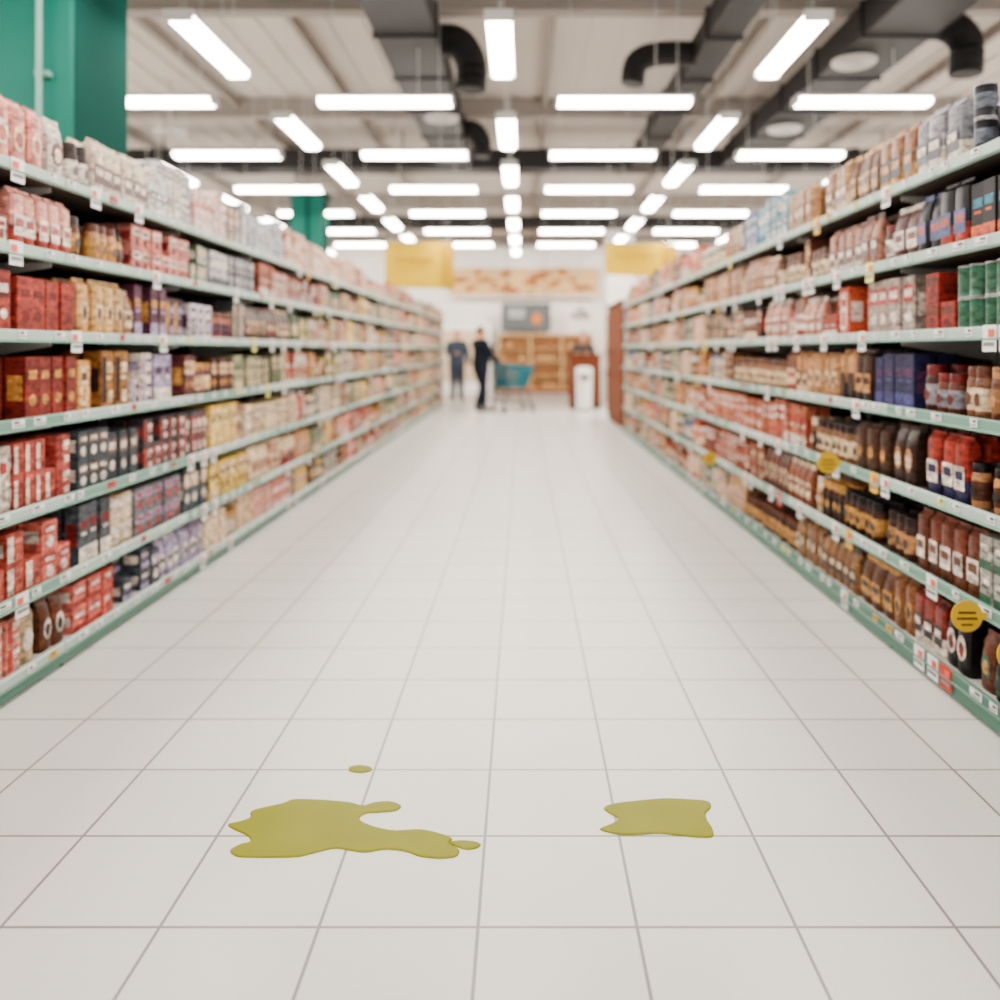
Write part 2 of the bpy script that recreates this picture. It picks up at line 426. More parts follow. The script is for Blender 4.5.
def lathe_local(b, M, prof, cols, seg):
    vs = []; fs = []; cc = []
    for r, z in prof:
        for k in range(seg):
            a = 2*math.pi*k/seg; vs.append(M(r*math.cos(a), r*math.sin(a), z))
    for i in range(len(prof)-1):
        for k in range(seg):
            k2 = (k+1) % seg; fs.append((i*seg+k2, i*seg+k, (i+1)*seg+k, (i+1)*seg+k2)); cc.append(cols[i])
    n = len(prof); fs.append(tuple(range((n-1)*seg, n*seg))[::-1]); cc.append(cols[-1])
    fs.append(tuple(range(seg))); cc.append(cols[0])
    b.add(vs, fs, 0, cc)
def P_jar(b, M, w, dp, h, c1, c2, c3, lod):
    r = w/2
    lathe_local(b, M, [(r*.9, 0), (r, h*.05), (r, h*.16), (r*1.01, h*.17), (r*1.01, h*.6), (r, h*.61), (r*.99, h*.72), (r*.86, h*.79), (r*.9, h*.795), (r*.9, h*.97), (r*.84, h)],
                [c1, c1, c1, c2, c1, c1, c1, c3, c3, c3], lod)
    b.add([M(math.cos(a)*r*.5, r*1.03, h*.38+math.sin(a)*h*.13) for a in [i*math.pi/4 for i in range(8)]], [tuple(range(8))], 0, c3)
def P_can(b, M, w, dp, h, c1, c2, c3, lod):
    r = w/2; sv = (.4, .4, .4)
    lathe_local(b, M, [(r*.95, 0), (r, h*.02), (r, h*.04), (r*.985, h*.05), (r*.985, h*.3), (r*.985, h*.72), (r*.985, h*.95), (r, h*.96), (r, h), (r*.9, h*.99)],
                [sv, sv, sv, c1, c2, c1, sv, sv, c3], lod)
KF = {'box': P_box, 'bag': P_bag, 'jar': P_jar, 'can': P_can}
KN = {'box': 'food_boxes', 'bag': 'coffee_bags', 'jar': 'coffee_jars', 'can': 'food_cans'}
W_ = (222, 210, 198)
def stock(side, xf, zs, y0, y1, runs, palette):
    s = 1 if side == 'L' else -1
    B = {k: MB() for k in KF}
    def plin(c): return lin(c, .94)
    for li, z in enumerate(zs):
        clear = (zs[li+1]-.05-z) if li < len(zs)-1 else .33
        R.seed(100*li+(5 if s > 0 else 77))
        seq = []
        for (xa, xb, kind, c1, c2, c3) in runs[li]:
            ya = FPX*abs(xf)/abs(VX-xa); yb = FPX*abs(xf)/abs(VX-xb)
            seq.append((ya, yb, kind, c1, c2, c3))
        seq[0] = (y0+.03,)+seq[0][1:]
        yy = seq[-1][1]
        while yy < y1-.05:
            L = R.uniform(.25, .6)
            seq.append((yy, min(yy+L, y1-.03), R.choice(('box', 'box', 'bag', 'jar', 'box', 'bag')), *R.choice(palette))); yy += L
        def dims(kind):
            if kind == 'box': return R.uniform(.07, .12), min(clear*R.uniform(.72, .95), .265), R.uniform(.06, .11)
            if kind == 'bag': return R.uniform(.08, .115), min(clear*R.uniform(.8, .96), .25), .07
            if kind == 'jar':
                w = R.uniform(.065, .085); return w, min(clear*R.uniform(.58, .8), .19), w
            w = R.uniform(.07, .085); return w, min(clear*.45, .125), w
        for (ya, yb, kind0, c1, c2, c3) in seq:
            L1, L2, L3 = plin(c1), plin(c2), plin(c3)
            y = ya; first = True
            while y < yb-.05:
                # a block of 2-5 facings of one product
                kind = kind0; R_style[0] = R.randint(0, 3)
                if not first and kind0 != 'can' and R.random() < .3: kind = R.choice(('box', 'bag', 'jar', 'box'))
                w, h, dp = dims(kind)
                q = R.random()
                if first or q < .55: V1, V2, V3 = L1, L2, L3
                elif q < .70: V1, V2, V3 = L1, L3, L2
                elif q < .78 and L2[0] < .5: V1, V2, V3 = L2, L1, L3
                elif q < .88: V1, V2, V3 = tuple(v*.5 for v in L1), L2, L3
                else:
                    pc = R.choice(palette); V1, V2, V3 = plin(pc[0]), L2, plin(pc[2])
                first = False
                stack = 2 if kind == 'can' else 1
                if kind == 'box' and R.random() < .35: h = clear*.44; stack = 2
                n = R.randint(2, 5); far = y > 9
                for i in range(n):
                    if y+w > yb+.004: y = yb; break
                    rows = 1 if far else (3 if kind != 'box' else 2)
                    skip = R.random() < .05
                    sth = stack if R.random() > .15 else max(1, stack-1)
                    for row in range(rows):
                        if skip and row == 0: continue
                        dback = .025+dp/2+row*(dp+.012)+R.uniform(0, .014)
                        cxp = xf - s*dback; cyp = y+w/2+R.uniform(-.002, .002)
                        if cyp-w/2 < y0+.02 or cyp+w/2 > y1-.02: continue
                        an = R.uniform(-.06, .06); ca, sa = math.cos(an), math.sin(an)
                        j1, j2, j3 = jit(V1, .15), jit(V2, .06), jit(V3, .06)
                        for st in range(sth):
                            zz = z+.0005+st*(h+.001)
                            def M(u, d, hgt):
                                uu, dd = u*ca-d*sa, u*sa+d*ca
                                return (cxp+s*dd, cyp+s*uu, zz+hgt)
                            KF[kind](B[kind], M, w, dp, h, j1, j2, j3, 8 if far else 14)
                    y += w+.006
                else:
                    continue
    for k, b in B.items():
        if b.v: b.build(KN[k], [m_prod_matte if k in ('box',) else m_prod], color=True, smooth=(k != 'box'))
m_prod = mat_attr('product_print_gloss', .4, spec=.2); m_prod_matte = mat_attr('product_print_card', .55, spec=.16)
RED, DRED, PINK, SALM = (174, 66, 52), (128, 42, 34), (204, 114, 100), (214, 142, 124)
CRM, TAN, GOLD, BRN, DBR = (222, 198, 164), (186, 138, 90), (196, 148, 70), (112, 68, 44), (58, 38, 32)
SLT, LAV, PUR, GRN, NAVY = (86, 94, 100), (170, 156, 184), (88, 54, 88), (64, 112, 88), (50, 50, 88)
BLK, YEL, ORG, TEAL, SIL = (34, 30, 34), (220, 190, 90), (206, 96, 42), (44, 130, 150), (150, 148, 156)
runsL = [
 [(-200,50,'box',SALM,W_,RED),(50,80,'bag',BRN,W_,DBR),(80,130,'box',PINK,RED,W_),(130,165,'box',SLT,LAV,W_),(165,210,'bag',LAV,W_,SLT),(210,260,'box',CRM,W_,GOLD),(260,300,'box',SALM,W_,BRN)],
 [(-200,50,'box',(180,84,68),PINK,W_),(50,85,'box',PINK,RED,W_),(85,140,'box',SLT,W_,DRED),(140,190,'box',(120,120,124),LAV,RED),(190,215,'box',SLT,CRM,W_),(215,255,'box',YEL,CRM,BRN),(255,300,'bag',CRM,BRN,RED)],
 [(-200,20,'box',RED,W_,DRED),(20,85,'box',(190,92,78),(160,60,50),W_),(85,150,'box',(74,82,88),(130,110,100),W_),(150,215,'box',(84,80,84),W_,RED),(215,250,'box',YEL,CRM,GRN),(250,300,'box',CRM,BRN,W_)],
 [(-200,20,'bag',(202,108,94),W_,RED),(20,85,'box',(146,56,42),DRED,GOLD),(85,108,'box',GOLD,CRM,BRN),(108,136,'box',(160,110,50),CRM,DBR),(136,160,'box',W_,PUR,LAV),(160,190,'box',LAV,W_,PUR),(190,240,'box',(120,66,66),CRM,GOLD),(240,290,'box',(150,150,120),CRM,GRN)],
 [(-200,25,'box',DRED,RED,W_),(25,88,'box',(154,60,44),RED,DRED),(88,142,'bag',(200,158,100),CRM,BRN),(142,195,'box',(104,58,82),LAV,GOLD),(195,250,'box',(204,194,202),PUR,W_),(250,295,'bag',(100,70,60),CRM,DRED)],
 [(-200,20,'box',(200,108,96),W_,RED),(20,80,'bag',(212,150,134),W_,RED),(80,138,'jar',(112,70,40),GOLD,DBR),(138,215,'box',(204,130,116),W_,DRED),(215,260,'box',(196,190,194),SLT,W_),(260,330,'box',(180,110,90),W_,BRN)],
 [(-200,20,'box',SALM,W_,PINK),(20,58,'bag',(216,144,128),CRM,RED),(58,80,'bag',W_,BRN,CRM),(80,100,'jar',DBR,W_,DBR),(100,155,'bag',(210,192,168),BRN,W_),(155,200,'box',(214,210,208),SLT,W_),(200,245,'box',(222,194,184),W_,PINK),(245,290,'box',(190,196,204),W_,SLT),(290,360,'box',(214,180,154),W_,RED)],
]
runsR = [
 [(1300,960,'bag',(36,44,40),GRN,BLK),(960,935,'bag',BLK,W_,DRED),(935,905,'bag',(140,56,42),BLK,W_),(905,850,'bag',(136,90,50),GOLD,DBR),(850,790,'bag',(146,108,70),DBR,CRM),(790,740,'jar',DBR,GOLD,BRN)],
 [(1300,970,'box',(206,206,196),GRN,W_),(970,903,'bag',(118,66,44),W_,BRN),(903,870,'jar',(80,56,44),TAN,DBR),(870,805,'jar',(74,48,30),GOLD,BLK),(805,740,'bag',(146,88,60),CRM,DRED),(740,700,'box',(174,92,64),W_,DRED)],
 [(1300,958,'jar',(96,60,40),TAN,BLK),(958,915,'bag',(166,64,48),W_,NAVY),(915,880,'bag',(70,50,42),TAN,W_),(880,850,'bag',(86,60,44),BRN,GOLD),(850,800,'jar',(134,96,64),CRM,DBR),(800,730,'box',(180,108,76),W_,RED),(730,690,'box',(186,124,92),W_,RED)],
 [(1300,975,'jar',(120,82,54),TAN,(150,110,70)),(975,945,'jar',(140,102,72),CRM,BRN),(945,908,'jar',(110,60,44),SIL,DRED),(908,865,'box',NAVY,(80,80,130),PUR),(865,832,'bag',(80,56,42),TAN,DBR),(832,780,'bag',TAN,CRM,BRN),(780,730,'jar',(150,112,76),CRM,BRN)],
 [(1300,945,'can',(60,112,88),W_,GRN),(945,905,'box',(160,52,38),BRN,DRED),(905,850,'box',(164,146,138),RED,W_),(850,815,'box',(198,96,58),W_,RED),(815,760,'bag',(192,140,116),W_,RED),(760,700,'box',(84,62,54),CRM,RED)],
 [(1300,958,'bag',BLK,ORG,TEAL),(958,908,'bag',(38,34,42),(64,80,130),RED),(908,872,'bag',(90,52,46),W_,DRED),(872,820,'bag',(166,120,100),BRN,W_),(820,770,'jar',(120,84,62),CRM,BRN),(770,710,'bag',(178,132,98),CRM,DRED)],
 [(1300,985,'can',(40,38,42),SIL,BLK),(985,950,'can',(38,40,48),(110,116,126),BLK),(950,906,'bag',(140,138,144),(90,90,98),W_),(906,872,'bag',(150,106,64),DBR,GOLD),(872,842,'bag',(116,78,50),GOLD,BRN),(842,782,'bag',(172,132,92),BRN,CRM),(782,752,'box',(140,174,184),TEAL,W_),(752,735,'box',(40,104,164),W_,TEAL)],
]
palL = [(CRM,W_,GRN),(SALM,W_,RED),((176,106,76),W_,BRN),((190,168,132),GRN,W_),((130,132,110),CRM,GRN),(YEL,CRM,RED),((180,100,82),W_,RED),(SLT,W_,CRM),((186,174,162),TAN,RED),(TAN,CRM,BRN),(BRN,CRM,GOLD),((90,110,84),W_,YEL),((204,184,152),BRN,W_)]
palR = [((176,104,72),W_,RED),(TAN,CRM,DBR),((130,80,54),CRM,RED),((194,154,114),W_,ORG),(CRM,ORG,W_),((110,66,46),GOLD,W_),(ORG,CRM,W_),(GOLD,RED,W_),((178,118,86),W_,DRED),((80,110,80),CRM,W_),(DBR,TAN,W_),(BRN,W_,GOLD),((86,104,130),W_,CRM)]
stock('L', XL, ZL, YL0, YL1, runsL, palL)
stock('R', XR, ZR, YR0, YR1, runsR, palR)

# round yellow shelf signs
m_yel = mat('sign_yellow', None, .5, noise=.04, nscale=30, spec=.15, raw=(.62, .38, .008)); m_ink = mat('sign_ink', (120, 90, 30), .5)
for (y, z) in ((2.9, .39), (4.22, .74), (2.62, .36), (6.9, .42)):
    b = MB()
    n = 28; rr = .054
    vs = [(rr*math.cos(2*math.pi*i/n), -.002, rr*math.sin(2*math.pi*i/n)) for i in range(n)]+[(rr*math.cos(2*math.pi*i/n), .002, rr*math.sin(2*math.pi*i/n)) for i in range(n)]
    fs = [tuple(range(n)), tuple(range(2*n-1, n-1, -1))]+[(i, n+i, n+(i+1) % n, (i+1) % n) for i in range(n)]
    b.add(vs, fs, 0)
    b.box(-.03, .03, -.0032, -.002, .008, .016, 1); b.box(-.035, .035, -.0032, -.002, -.012, -.004, 1); b.box(-.02, .02, -.0032, -.002, -.032, -.026, 1)
    b.box(.045, .066, -.003, .003, -.012, .012, 0)
    b.build('price_sign', [m_yel, m_ink], loc=(XR-.072, y, z))

# ------------------------------------------------------------ spills
def spill_mat():
    m = bpy.data.materials.new('spilled_oil'); m.use_nodes = True
    nt = m.node_tree; b = nt.nodes['Principled BSDF']; out = nt.nodes['Material Output']
    b.inputs['Roughness'].default_value = .3; b.inputs['Specular IOR Level'].default_value = .09
    tc = nt.nodes.new('ShaderNodeTexCoord'); n = nt.nodes.new('ShaderNodeTexNoise'); n.inputs['Scale'].default_value = 7
    nt.links.new(tc.outputs['Object'], n.inputs['Vector'])
    mx = nt.nodes.new('ShaderNodeMix'); mx.data_type = 'RGBA'
    mx.inputs[6].default_value = (.20, .205, .004, 1); mx.inputs[7].default_value = (.28, .275, .012, 1)
    nt.links.new(n.outputs['Fac'], mx.inputs[0]); nt.links.new(mx.outputs[2], b.inputs['Base Color'])
    tr = nt.nodes.new('ShaderNodeBsdfTransparent'); tr.inputs[0].default_value = (.72, .74, .1, 1)
    ms = nt.nodes.new('ShaderNodeMixShader'); ms.inputs[0].default_value = .3
    nt.links.new(b.outputs[0], ms.inputs[1]); nt.links.new(tr.outputs[0], ms.inputs[2]); nt.links.new(ms.outputs[0], out.inputs[0])
    return m
m_spill = spill_mat()
def px2f(p):
    d = p[1]-VY; return Vector(((p[0]-VX)*CH/d, FPX*CH/d))
def smooth_loop(P, sub=6):
    n = len(P); out = []
    for i in range(n):
        p0, p1, p2, p3 = P[i-1], P[i], P[(i+1) % n], P[(i+2) % n]
        for s in range(sub):
            t = s/sub
            out.append(.5*((2*p1)+(-p0+p2)*t+(2*p0-5*p1+4*p2-p3)*t*t+(-p0+3*p1-3*p2+p3)*t**3))
    return out
def puddle(parts):
    bm = bmesh.new()
    for px in parts:
        L = smooth_loop([px2f(p) for p in px]); n = len(L)
        area = sum(L[i].x*L[(i+1) % n].y-L[(i+1) % n].x*L[i].y for i in range(n))
        if area < 0: L.reverse()
        rings = [(0, .0002), (.0004, .0020), (.0018, .0034), (.0038, .004), (.0055, .004)]
        prev = None
        for off, z in rings:
            cur = []
            for i in range(n):
                t = (L[(i+2) % n]-L[i-2]).normalized(); nm = Vector((-t.y, t.x))
                q = L[i]+nm*off; cur.append(bm.verts.new((q.x, q.y, z)))
            if prev:
                for i in range(n):
                    fc = bm.faces.new((prev[i], prev[(i+1) % n], cur[(i+1) % n], cur[i])); fc.smooth = True
            prev = cur
        es = [bm.edges.get((prev[i], prev[(i+1) % n])) for i in range(n)]
        r_ = bmesh.ops.triangle_fill(bm, edges=es, use_beauty=True, normal=(0, 0, 1))
        for g in r_['geom']:
            if isinstance(g, bmesh.types.BMFace): g.smooth = False
    bmesh.ops.recalc_face_normals(bm, faces=bm.faces[:])
    me = bpy.data.meshes.new('oil_spill'); bm.to_mesh(me); bm.free(); me.materials.append(m_spill)
    o = bpy.data.objects.new('oil_spill', me); bpy.context.scene.collection.objects.link(o)
def ellpx(cx, cy, rx, ry, n=12): return [(cx+rx*math.cos(2*math.pi*i/n)*(1+.06*math.sin(3*i)), cy+ry*math.sin(2*math.pi*i/n)) for i in range(n)]
puddle([[(228,825),(240,822),(250,818),(251,812),(264,808),(282,804),(294,800),(312,800),(330,801),(350,803),(363,806),(374,803),(390,802),(401,806),(396,811),(380,813),(366,814),(360,820),(374,827),(395,831),(420,830),(440,834),(452,839),(449,844),(459,850),(456,857),(440,859),(420,857),(405,852),(385,850),(365,853),(350,851),(335,849),(320,852),(300,857),(280,858),(255,858),(237,857),(230,851),(240,845),(250,842),(247,836),(234,830)]])
puddle([[(600,829),(612,824),(618,819),(608,813),(604,808),(615,804),(640,801),(665,799),(690,800),(708,802),(711,808),(706,814),(708,822),(712,828),(713,837),(700,838),(680,836),(660,834),(640,835),(620,835),(605,832)]])
puddle([ellpx(360, 769.5, 12, 3.8)])
puddle([[(449,843),(460,841),(474,842),(481,845),(476,849),(466,850),(456,847)]])

# ------------------------------------------------------------ hanging yellow banners
m_ban = mat('banner_yellow', None, .7, noise=.04, nscale=3, spec=.05, raw=(.50, .305, .003))
m_ban2 = mat('banner_yellow_deep', None, .6, spec=.05, raw=(.34, .19, .003))
def banner(x, y, z0, z1, w_):
    b = MB()
    n = 12; vs = []
    for i in range(n+1):
        t = i/n; xx = (t-.5)*w_; yy = .05*math.sin(t*math.pi*2)
        for zz in (z0, z1): vs.append((xx, yy, zz-.05*t))
        for zz in (z0, z1): vs.append((xx, yy+.02, zz-.05*t))
    fs = []
    for i in range(n):
        a, c2 = i*4, i*4+4
        fs += [(a, c2, c2+1, a+1), (c2+2, a+2, a+3, c2+3), (a+1, c2+1, c2+3, a+3), (a, a+2, c2+2, c2)]
    b.add(vs, fs, 0)
    b.box(w_*.34, w_*.5, -.10, -.08, z0-.02, z1-.08, 1)
    b.box(-w_*.35, w_*.2, -.075, -.06, z0+(z1-z0)*.55, z0+(z1-z0)*.6, 1)
    for xx in (-w_*.4, w_*.4): b.tube([(xx, 0.01, z1-.03), (xx, 0.01, ZC)], .008, 6, 2)
    b.tube([(-w_/2, .01, z1), (w_/2, .01, z1-.05)], .014, 8, 2)
    b.build('hanging_sign', [m_ban, m_ban2, m_house], loc=(x, y, 0))
banner(-2.06, 16.9, 2.56, 3.48, 1.38); banner(2.34, 16.9, 2.8, 3.45, 1.4)

# ------------------------------------------------------------ bakery at the back
m_wood = mat('brown_wood', (122, 70, 46), .5, noise=.25, nscale=5, spec=.15)
m_pine = mat('light_wood', (214, 176, 130), .5, noise=.12, nscale=6)
m_bread = mat('bread_crust', (168, 112, 64), .7, noise=.3, nscale=14, bump=.5)
m_bread2 = mat('bread_pale', (212, 178, 130), .7, noise=.2, nscale=12)
m_poster = mat('poster_ground', (206, 176, 136), .6, noise=.2, nscale=4)
b = MB(); b.box(-2.25, 2.35, 26.25, 26.3, 2.98, 3.86, 0)
b.box(-2.29, 2.39, 26.24, 26.31, 3.86, 3.9, 3); b.box(-2.29, 2.39, 26.24, 26.31, 2.94, 2.98, 3)
R.seed(3)
for i in range(90):
    px_, pz = -2.05+4.2*((i*.618) % 1), R.uniform(3.1, 3.74)
    b.ell(px_, 26.235, pz, R.uniform(.14, .26), .04, R.uniform(.07, .12), R.choice((1, 2, 2)), seg=12, rings=6)
for xx in (-1.9, 1.9): b.tube([(xx, 26.28, 3.88), (xx, 26.28, ZC)], .01, 6, 3)
b.build('bakery_poster', [m_poster, m_bread, m_bread2, m_white], smooth=True)
b = MB(); b.box(-.75, 2.1, 26.0, 26.06, 0, 1.8, 0)
for z in (.1, .5, .92, 1.32, 1.72): b.bbox(-.75, 2.1, 25.45, 26.0, z, z+.04, .008, 0)
for x in (-.75, .2, 1.15, 2.05): b.box(x, x+.05, 25.45, 26.02, 0, 1.78, 0)
b.box(-.75, 2.1, 25.43, 25.45, 0, .1, 1)
b.build('bread_rack', [m_pine, m_wood])
b = MB()
for z in (.14, .54, .96, 1.36):
    x = -.6
    while x < 2.0:
        if not any(abs(x-xx) < .12 for xx in (-.72, .22, 1.17, 2.07)):
            b.ell(x, 25.68, z+.087, .085, .2, .085, R.choice((0, 0, 1)), seg=10, rings=6)
        x += .185
b.build('bread_loaves', [m_bread, m_bread2], smooth=True)
m_dark = mat('sign_dark', (80, 84, 86), .5, spec=.2); m_or = mat('sign_orange', None, .6, spec=.1, raw=(.55, .16, .03))
b = MB(); b.bbox(-.65, .85, 25.9, 25.96, 1.86, 2.72, .01, 0); b.box(-.6, .8, 25.89, 25.9, 1.91, 2.67, 1)
b.ell(.42, 25.885, 2.25, .15, .01, .17, 2, seg=16, rings=8)
for z in (2.5, 2.4, 2.3): b.box(-.45, .05, 25.88, 25.89, z, z+.03, 3)
for x in (-.5, .7): b.tube([(x, 25.93, 2.71), (x, 25.93, ZC)], .01, 6, 1)
b.build('menu_board', [m_dark, mat('board_face', (110, 114, 114), .6, spec=.15), m_or, m_white])
b = MB(); b.bbox(-3.0, -.95, 25.5, 26.3, 0, 2.1, .03, 0)
b.box(-2.9, -1.05, 25.48, 25.5, .35, 1.9, 1)
for z in (.7, 1.1, 1.5): b.box(-2.9, -1.05, 25.465, 25.5, z, z+.03, 0)
for x in (-2.9, -1.97, -1.08): b.box(x, x+.03, 25.46, 25.5, .33, 1.92, 0)
b.build('display_cabinet', [m_white, mat('cabinet_inner', (214, 192, 164), .4)])
b = MB(); b.bbox(1.62, 2.15, 13.75, 16.2, 0, 2.08, .012, 0)
for k in range(3):
    ya = 13.8+k*.8
    b.bbox(1.595, 1.622, ya, ya+.76, .12, 1.0, .008, 0); b.bbox(1.595, 1.622, ya, ya+.76, 1.05, 2.0, .008, 0)
    b.tube([(1.585, ya+.68, .8), (1.57, ya+.68, .85), (1.585, ya+.68, .9)], .008, 6, 1)
    b.tube([(1.585, ya+.68, 1.2), (1.57, ya+.68, 1.25), (1.585, ya+.68, 1.3)], .008, 6, 1)
b.bbox(1.58, 2.18, 13.72, 16.23, 2.08, 2.12, .008, 0)
b.build('wooden_cabinet', [mat('mahogany_cabinet', None, .7, noise=.25, nscale=5, spec=.05, raw=(.15, .045, .02)), m_duct])
b = MB(); b.bbox(1.04, 1.72, 18.75, 19.3, 0, 1.16, .012, 0); b.bbox(.99, 1.77, 18.7, 19.35, 1.16, 1.21, .01, 0)
b.bbox(1.1, 1.35, 18.735, 18.752, .15, 1.05, .006, 0); b.bbox(1.42, 1.66, 18.735, 18.752, .15, 1.05, .006, 0); b.box(1.06, 1.7, 18.74, 18.75, 0, .08, 1)
b.build('service_desk', [m_wood, m_duct])
b = MB(); b.lathe([(.15, 0), (.165, .01), (.17, .1), (.18, .8), (.19, .81), (.19, .86), (.17, .91), (.12, .935), (.02, .94)], 0, 0, 0, 28, 0)
b.box(-.09, .09, -.19, -.17, .66, .76, 1); b.lathe([(.168, .0), (.172, .0), (.172, .03), (.168, .03)], 0, 0, 0, 28, 1)
b.build('trash_bin', [m_white, m_duct], smooth=True, loc=(1.31, 18.2, 0))
b = MB(); b.lathe([(.26, 0), (.25, .03), (.2, .12), (.12, .19), (.05, .22), (.03, .26)], 0, 0, 2.1, 24, 0)
b.lathe([(.22, 0), (.2, -.03), (.08, -.05), (.02, -.055)][::-1], 0, 0, 2.1, 24, 1)
b.tube([(0, 0, 2.35), (0, 0, ZC)], .008, 6, 0)
b.build('pendant_lamp', [mat('pendant_grey', (176, 174, 172), .45), m_house], smooth=True, loc=(1.42, 21, 0))

# ------------------------------------------------------------ people
m_skin = mat('skin', (214, 164, 136), .5); m_hair = mat('hair_dark', (42, 32, 28), .6, noise=.2, nscale=60)
m_shoe = mat('shoe', (40, 38, 40), .5); m_lip = mat('lips', (170, 90, 84), .5); m_eye = mat('eye', (30, 28, 28), .3)
def skin_mesh(name, verts, edges, radii, root=0, sub=2):
    me = bpy.data.meshes.new(name); me.from_pydata(verts, edges, []); me.update()
    o = bpy.data.objects.new(name, me); bpy.context.scene.collection.objects.link(o)
    sk = o.modifiers.new('s', 'SKIN'); sk.use_smooth_shade = True
    for i, d_ in enumerate(me.skin_vertices[0].data):
        r_ = radii[i]; d_.radius = r_ if isinstance(r_, tuple) else (r_, r_); d_.use_root = (i == root)
    ss = o.modifiers.new('u', 'SUBSURF'); ss.levels = sub; ss.render_levels = sub
    bpy.context.view_layer.update()
    dg = bpy.context.evaluated_depsgraph_get()
    nm = bpy.data.meshes.new_from_object(o.evaluated_get(dg)); bpy.data.objects.remove(o)
    nm.polygons.foreach_set('use_smooth', [True]*len(nm.polygons)); return nm
def person(loc, rotz, top, pants, armsLR, legs, H=1.75, long_hair=False):
    root = empty('person', loc, rotz); k = H/1.75
    mt = mat('clothes_top', top, .8, noise=.12, nscale=15, spec=.1); mp_ = mat('trousers', pants, .8, noise=.12, nscale=20, spec=.1)
    V = [(0,0,.98),(0,-.01,1.12),(0,.0,1.30),(0,-.01,1.45),(0,.01,1.54)]; E = [(0,1),(1,2),(2,3),(3,4)]
    Rr = [(.21,.165),(.2,.16),(.225,.17),(.135,.115),(.066,.066)]
    for sd, (elb, wr) in zip((-1, 1), armsLR):
        i = len(V); V += [(sd*.19, -.01, 1.42), tuple(elb), tuple(wr)]; E += [(3, i), (i, i+1), (i+1, i+2)]; Rr += [.1, .076, .048]
    for sd, (kn, an, to) in zip((-1, 1), legs):
        i = len(V); V += [(sd*.1, 0, .88), tuple(kn), tuple(an), tuple(to)]; E += [(0, i), (i, i+1), (i+1, i+2), (i+2, i+3)]; Rr += [.13, .095, .066, (.048, .038)]
    me = skin_mesh('body', [tuple(c_*k for c_ in v) for v in V], E, [tuple(q*k for q in r_) if isinstance(r_, tuple) else r_*k for r_ in Rr])
    for m in (mt, mp_, m_skin, m_shoe): me.materials.append(m)
    wrs = [Vector(a[1])*k for a in armsLR]
    for p in me.polygons:
        c_ = p.center
        if c_.z > 1.515*k: p.material_index = 2
        elif c_.z < .1*k: p.material_index = 3
        elif c_.z < .9*k and abs(c_.x) < .28 and min((c_-w).length for w in wrs) > .12: p.material_index = 1
        else: p.material_index = 0
    o = bpy.data.objects.new('body', me); bpy.context.scene.collection.objects.link(o); o.parent = root
    b = MB()
    def hf(x, y, z):
        if z < 0: x *= 1-.28*z*z; y *= 1-.1*z*z
        return x, y, z
    hz = 1.645*k
    b.ell(0, .02, hz, .08*k, .1*k, .12*k, 0, seg=20, rings=14, fn=hf)
    b.ell(0, .118*k, hz-.018, .013, .018, .022, 0)
    for sx in (-1, 1):
        b.ell(sx*.08*k, .015, hz-.005, .012, .022, .032, 0); b.ell(sx*.03, .107*k, hz+.008, .012, .008, .008, 2)
    b.ell(0, .108*k, hz-.055, .024, .01, .007, 3)
    def hairf(x, y, z):
        if y > .25 and z < .45: y = .25; x *= .96
        if z < -.35 and not long_hair: z = -.35
        return x, y, z
    b.ell(0, .008, hz+.018, .09*k, .11*k, (.165 if long_hair else .12)*k, 1, seg=20, rings=14, fn=hairf)
    b.build('head', [m_skin, m_hair, m_eye, m_lip], smooth=True, parent=root)
    for sd, (elb, wr) in zip((-1, 1), armsLR):
        e_, w_ = Vector(elb)*k, Vector(wr)*k; dr = (w_-e_).normalized()
        side = dr.cross(Vector((0, 0, 1)))
        if side.length < .3: side = Vector((0, 1, 0))
        side.normalize(); nrm = side.cross(dr).normalized()
        if nrm.z > 0 and abs(dr.z) < .8: nrm = -nrm
        V = [w_-dr*.01, w_+dr*.04, w_+dr*.075]; E = [(0, 1), (1, 2)]; Q = [(.024, .02), (.036, .018), (.036, .016)]
        for fi, (off, ln) in enumerate(((-.03, .062), (-.01, .074), (.01, .07), (.03, .054))):
            i = len(V); base = w_+dr*.075+side*off
            V += [base, base+dr*ln*.45+nrm*.008, base+dr*ln*.75+nrm*.025, base+dr*ln*.85+nrm*.045]; E += [(2, i), (i, i+1), (i+1, i+2), (i+2, i+3)]; Q += [.010, .009, .0085, .007]
        i = len(V); ts = -side if sd > 0 else side
        V += [w_+dr*.03+ts*.03, w_+dr*.055+ts*.05+nrm*.012, w_+dr*.075+ts*.052+nrm*.03]; E += [(1, i), (i, i+1), (i+1, i+2)]; Q += [.012, .010, .008]
        hm = skin_mesh('hand', [tuple(v) for v in V], E, Q, 1, 1); hm.materials.append(m_skin)
        for p in hm.polygons: p.material_index = 0
        ho = bpy.data.objects.new('hand', hm); bpy.context.scene.collection.objects.link(ho); ho.parent = root
    return root
std = (((-.10, .03, .5), (-.11, -.01, .09), (-.13, .14, .04)), ((.10, .03, .5), (.11, -.01, .09), (.13, .14, .04)))
stride = (((-.11, .13, .5), (-.12, .13, .09), (-.13, .27, .04)), ((.11, .0, .5), (.12, -.16, .1), (.13, -.02, .04)))
person((-.88, 17.6, 0), math.radians(-60), (34, 42, 52), (34, 40, 54),
       (((-.29, .1, 1.16), (-.2, .33, 1.06)), ((.29, .1, 1.16), (.2, .33, 1.06))), stride, 1.77)
person((-1.66, 21.3, 0), math.radians(200), (78, 86, 100), (76, 80, 92),
       (((-.28, .0, 1.16), (-.28, .1, .92)), ((.27, .08, 1.17), (.14, .28, 1.2))), std, 1.78)
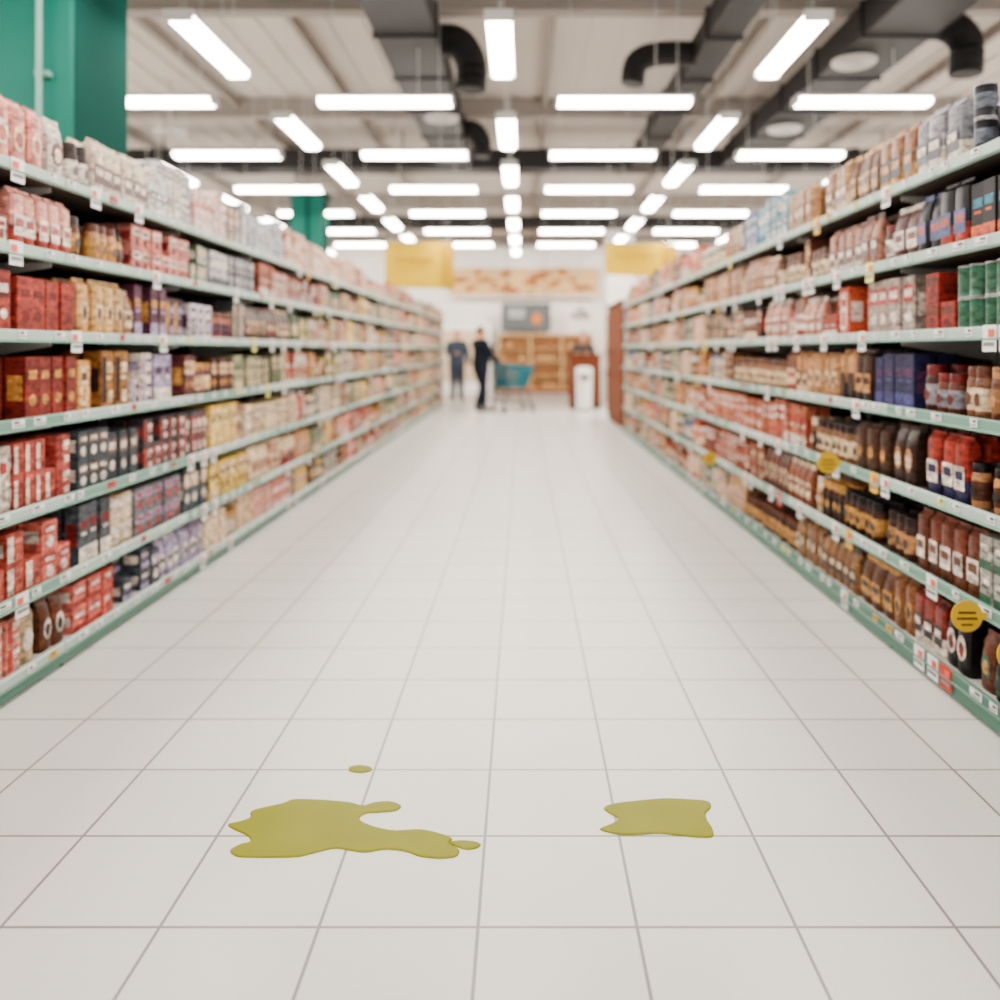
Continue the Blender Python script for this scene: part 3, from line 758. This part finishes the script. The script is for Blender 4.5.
person((1.42, 19.95, 0), math.radians(170), (84, 78, 76), (50, 48, 52),
       (((-.27, .08, 1.2), (-.16, .26, 1.26)), ((.27, .08, 1.2), (.16, .26, 1.26))), std, 1.68, True)

# ------------------------------------------------------------ shopping trolley
m_teal = mat('cart_plastic_teal', None, .5, spec=.15, raw=(.008, .11, .14)); m_chr = mat('cart_metal', (70, 84, 88), .5, .1, spec=.2); m_rub = mat('cart_rubber', (50, 50, 52), .7)
def cart(loc, rotz):
    b = MB()
    def P(u, v, t):
        xb0, xb1 = .06, .58; xt0, xt1 = 0, .74
        x = (xb0+(xb1-xb0)*u)*(1-t)+(xt0+(xt1-xt0)*u)*t
        hw = (.19-.04*u)*(1-t)+(.26-.05*u)*t
        z0 = .50+.04*u; z1 = 1.0-.06*u
        return (x, v*hw, z0*(1-t)+z1*t)
    for t in (0, .2, .4, .6, .8, 1):
        r = .02 if t in (0, 1) else .01
        b.tube([P(0,-1,t), P(1,-1,t), P(1,1,t), P(0,1,t), P(0,-1,t)], r, 6, 0)
    for i in range(17):
        u = i/16
        for v in (-1, 1): b.tube([P(u,v,0), P(u,v,1)], .0095, 5, 0)
        b.tube([P(u,-1,0), P(u,1,0)], .0095, 5, 0)
    for i in range(11):
        v = -1+2*i/10
        for u in (0, 1): b.tube([P(u,v,0), P(u,v,1)], .0095, 5, 0)
        b.tube([P(0,v,0), P(1,v,0)], .0095, 5, 0)
    for v in (-1, 1):
        b.tube([P(0,v,.9), P(1,v,.9)], .022, 6, 0)
    for v in (-.24, .24):
        b.tube([(-.1, v, 1.04), (0, v, 1.0), (.05, v*.9, .52), (.0, v*.95, .22), (.7, v*.8, .16)], .018, 8, 1)
        b.tube([(.0, v*.95, .22), (-.02, v, .1)], .018, 8, 1); b.tube([(.7, v*.8, .16), (.7, v*.8, .1)], .018, 8, 1)
        b.tube([(.55, v*.7, .54), (.05, v*.9, .3)], .014, 6, 1); b.tube([(.5, v*.7, .54), (.68, v*.8, .17)], .016, 6, 1)
        for (wx, wy) in ((-.02, v), (.7, v*.8)):
            b.tube([(wx, wy-.014, .055), (wx, wy+.014, .055)], .055, 16, 2); b.tube([(wx, wy-.02, .055), (wx, wy+.02, .055)], .02, 10, 1)
            b.box(wx-.015, wx+.015, wy-.022, wy-.017, .05, .12, 1); b.box(wx-.015, wx+.015, wy+.017, wy+.022, .05, .12, 1)
    b.tube([(-.1, -.27, 1.04), (-.1, .27, 1.04)], .02, 10, 0)
    for i in range(5): b.tube([(.05+i*.14, -.2, .2-.008*i), (.05+i*.14, .2, .2-.008*i)], .006, 5, 1)
    b.build('shopping_cart', [m_teal, m_chr, m_rub], smooth=True, loc=loc, rotz=rotz)
cart((-.50, 17.84, 0), math.radians(30))

# ------------------------------------------------------------ world and camera
wd = bpy.data.worlds.new('World'); bpy.context.scene.world = wd; wd.use_nodes = True
bg = wd.node_tree.nodes['Background']; bg.inputs[0].default_value = (1.0, .96, .91, 1); bg.inputs[1].default_value = 2.0
cam = bpy.data.cameras.new('camera'); co = bpy.data.objects.new('camera', cam); bpy.context.scene.collection.objects.link(co)
co.location = (0, 0, CH); co.rotation_euler = (math.pi/2, 0, 0)
cam.sensor_width = 36; cam.lens = FPX*36/1000; cam.shift_x = -.023; cam.shift_y = -.15
cam.clip_start = .05; cam.clip_end = 100
cam.dof.use_dof = True; cam.dof.focus_distance = 2.2; cam.dof.aperture_fstop = 1.3
bpy.context.scene.camera = co
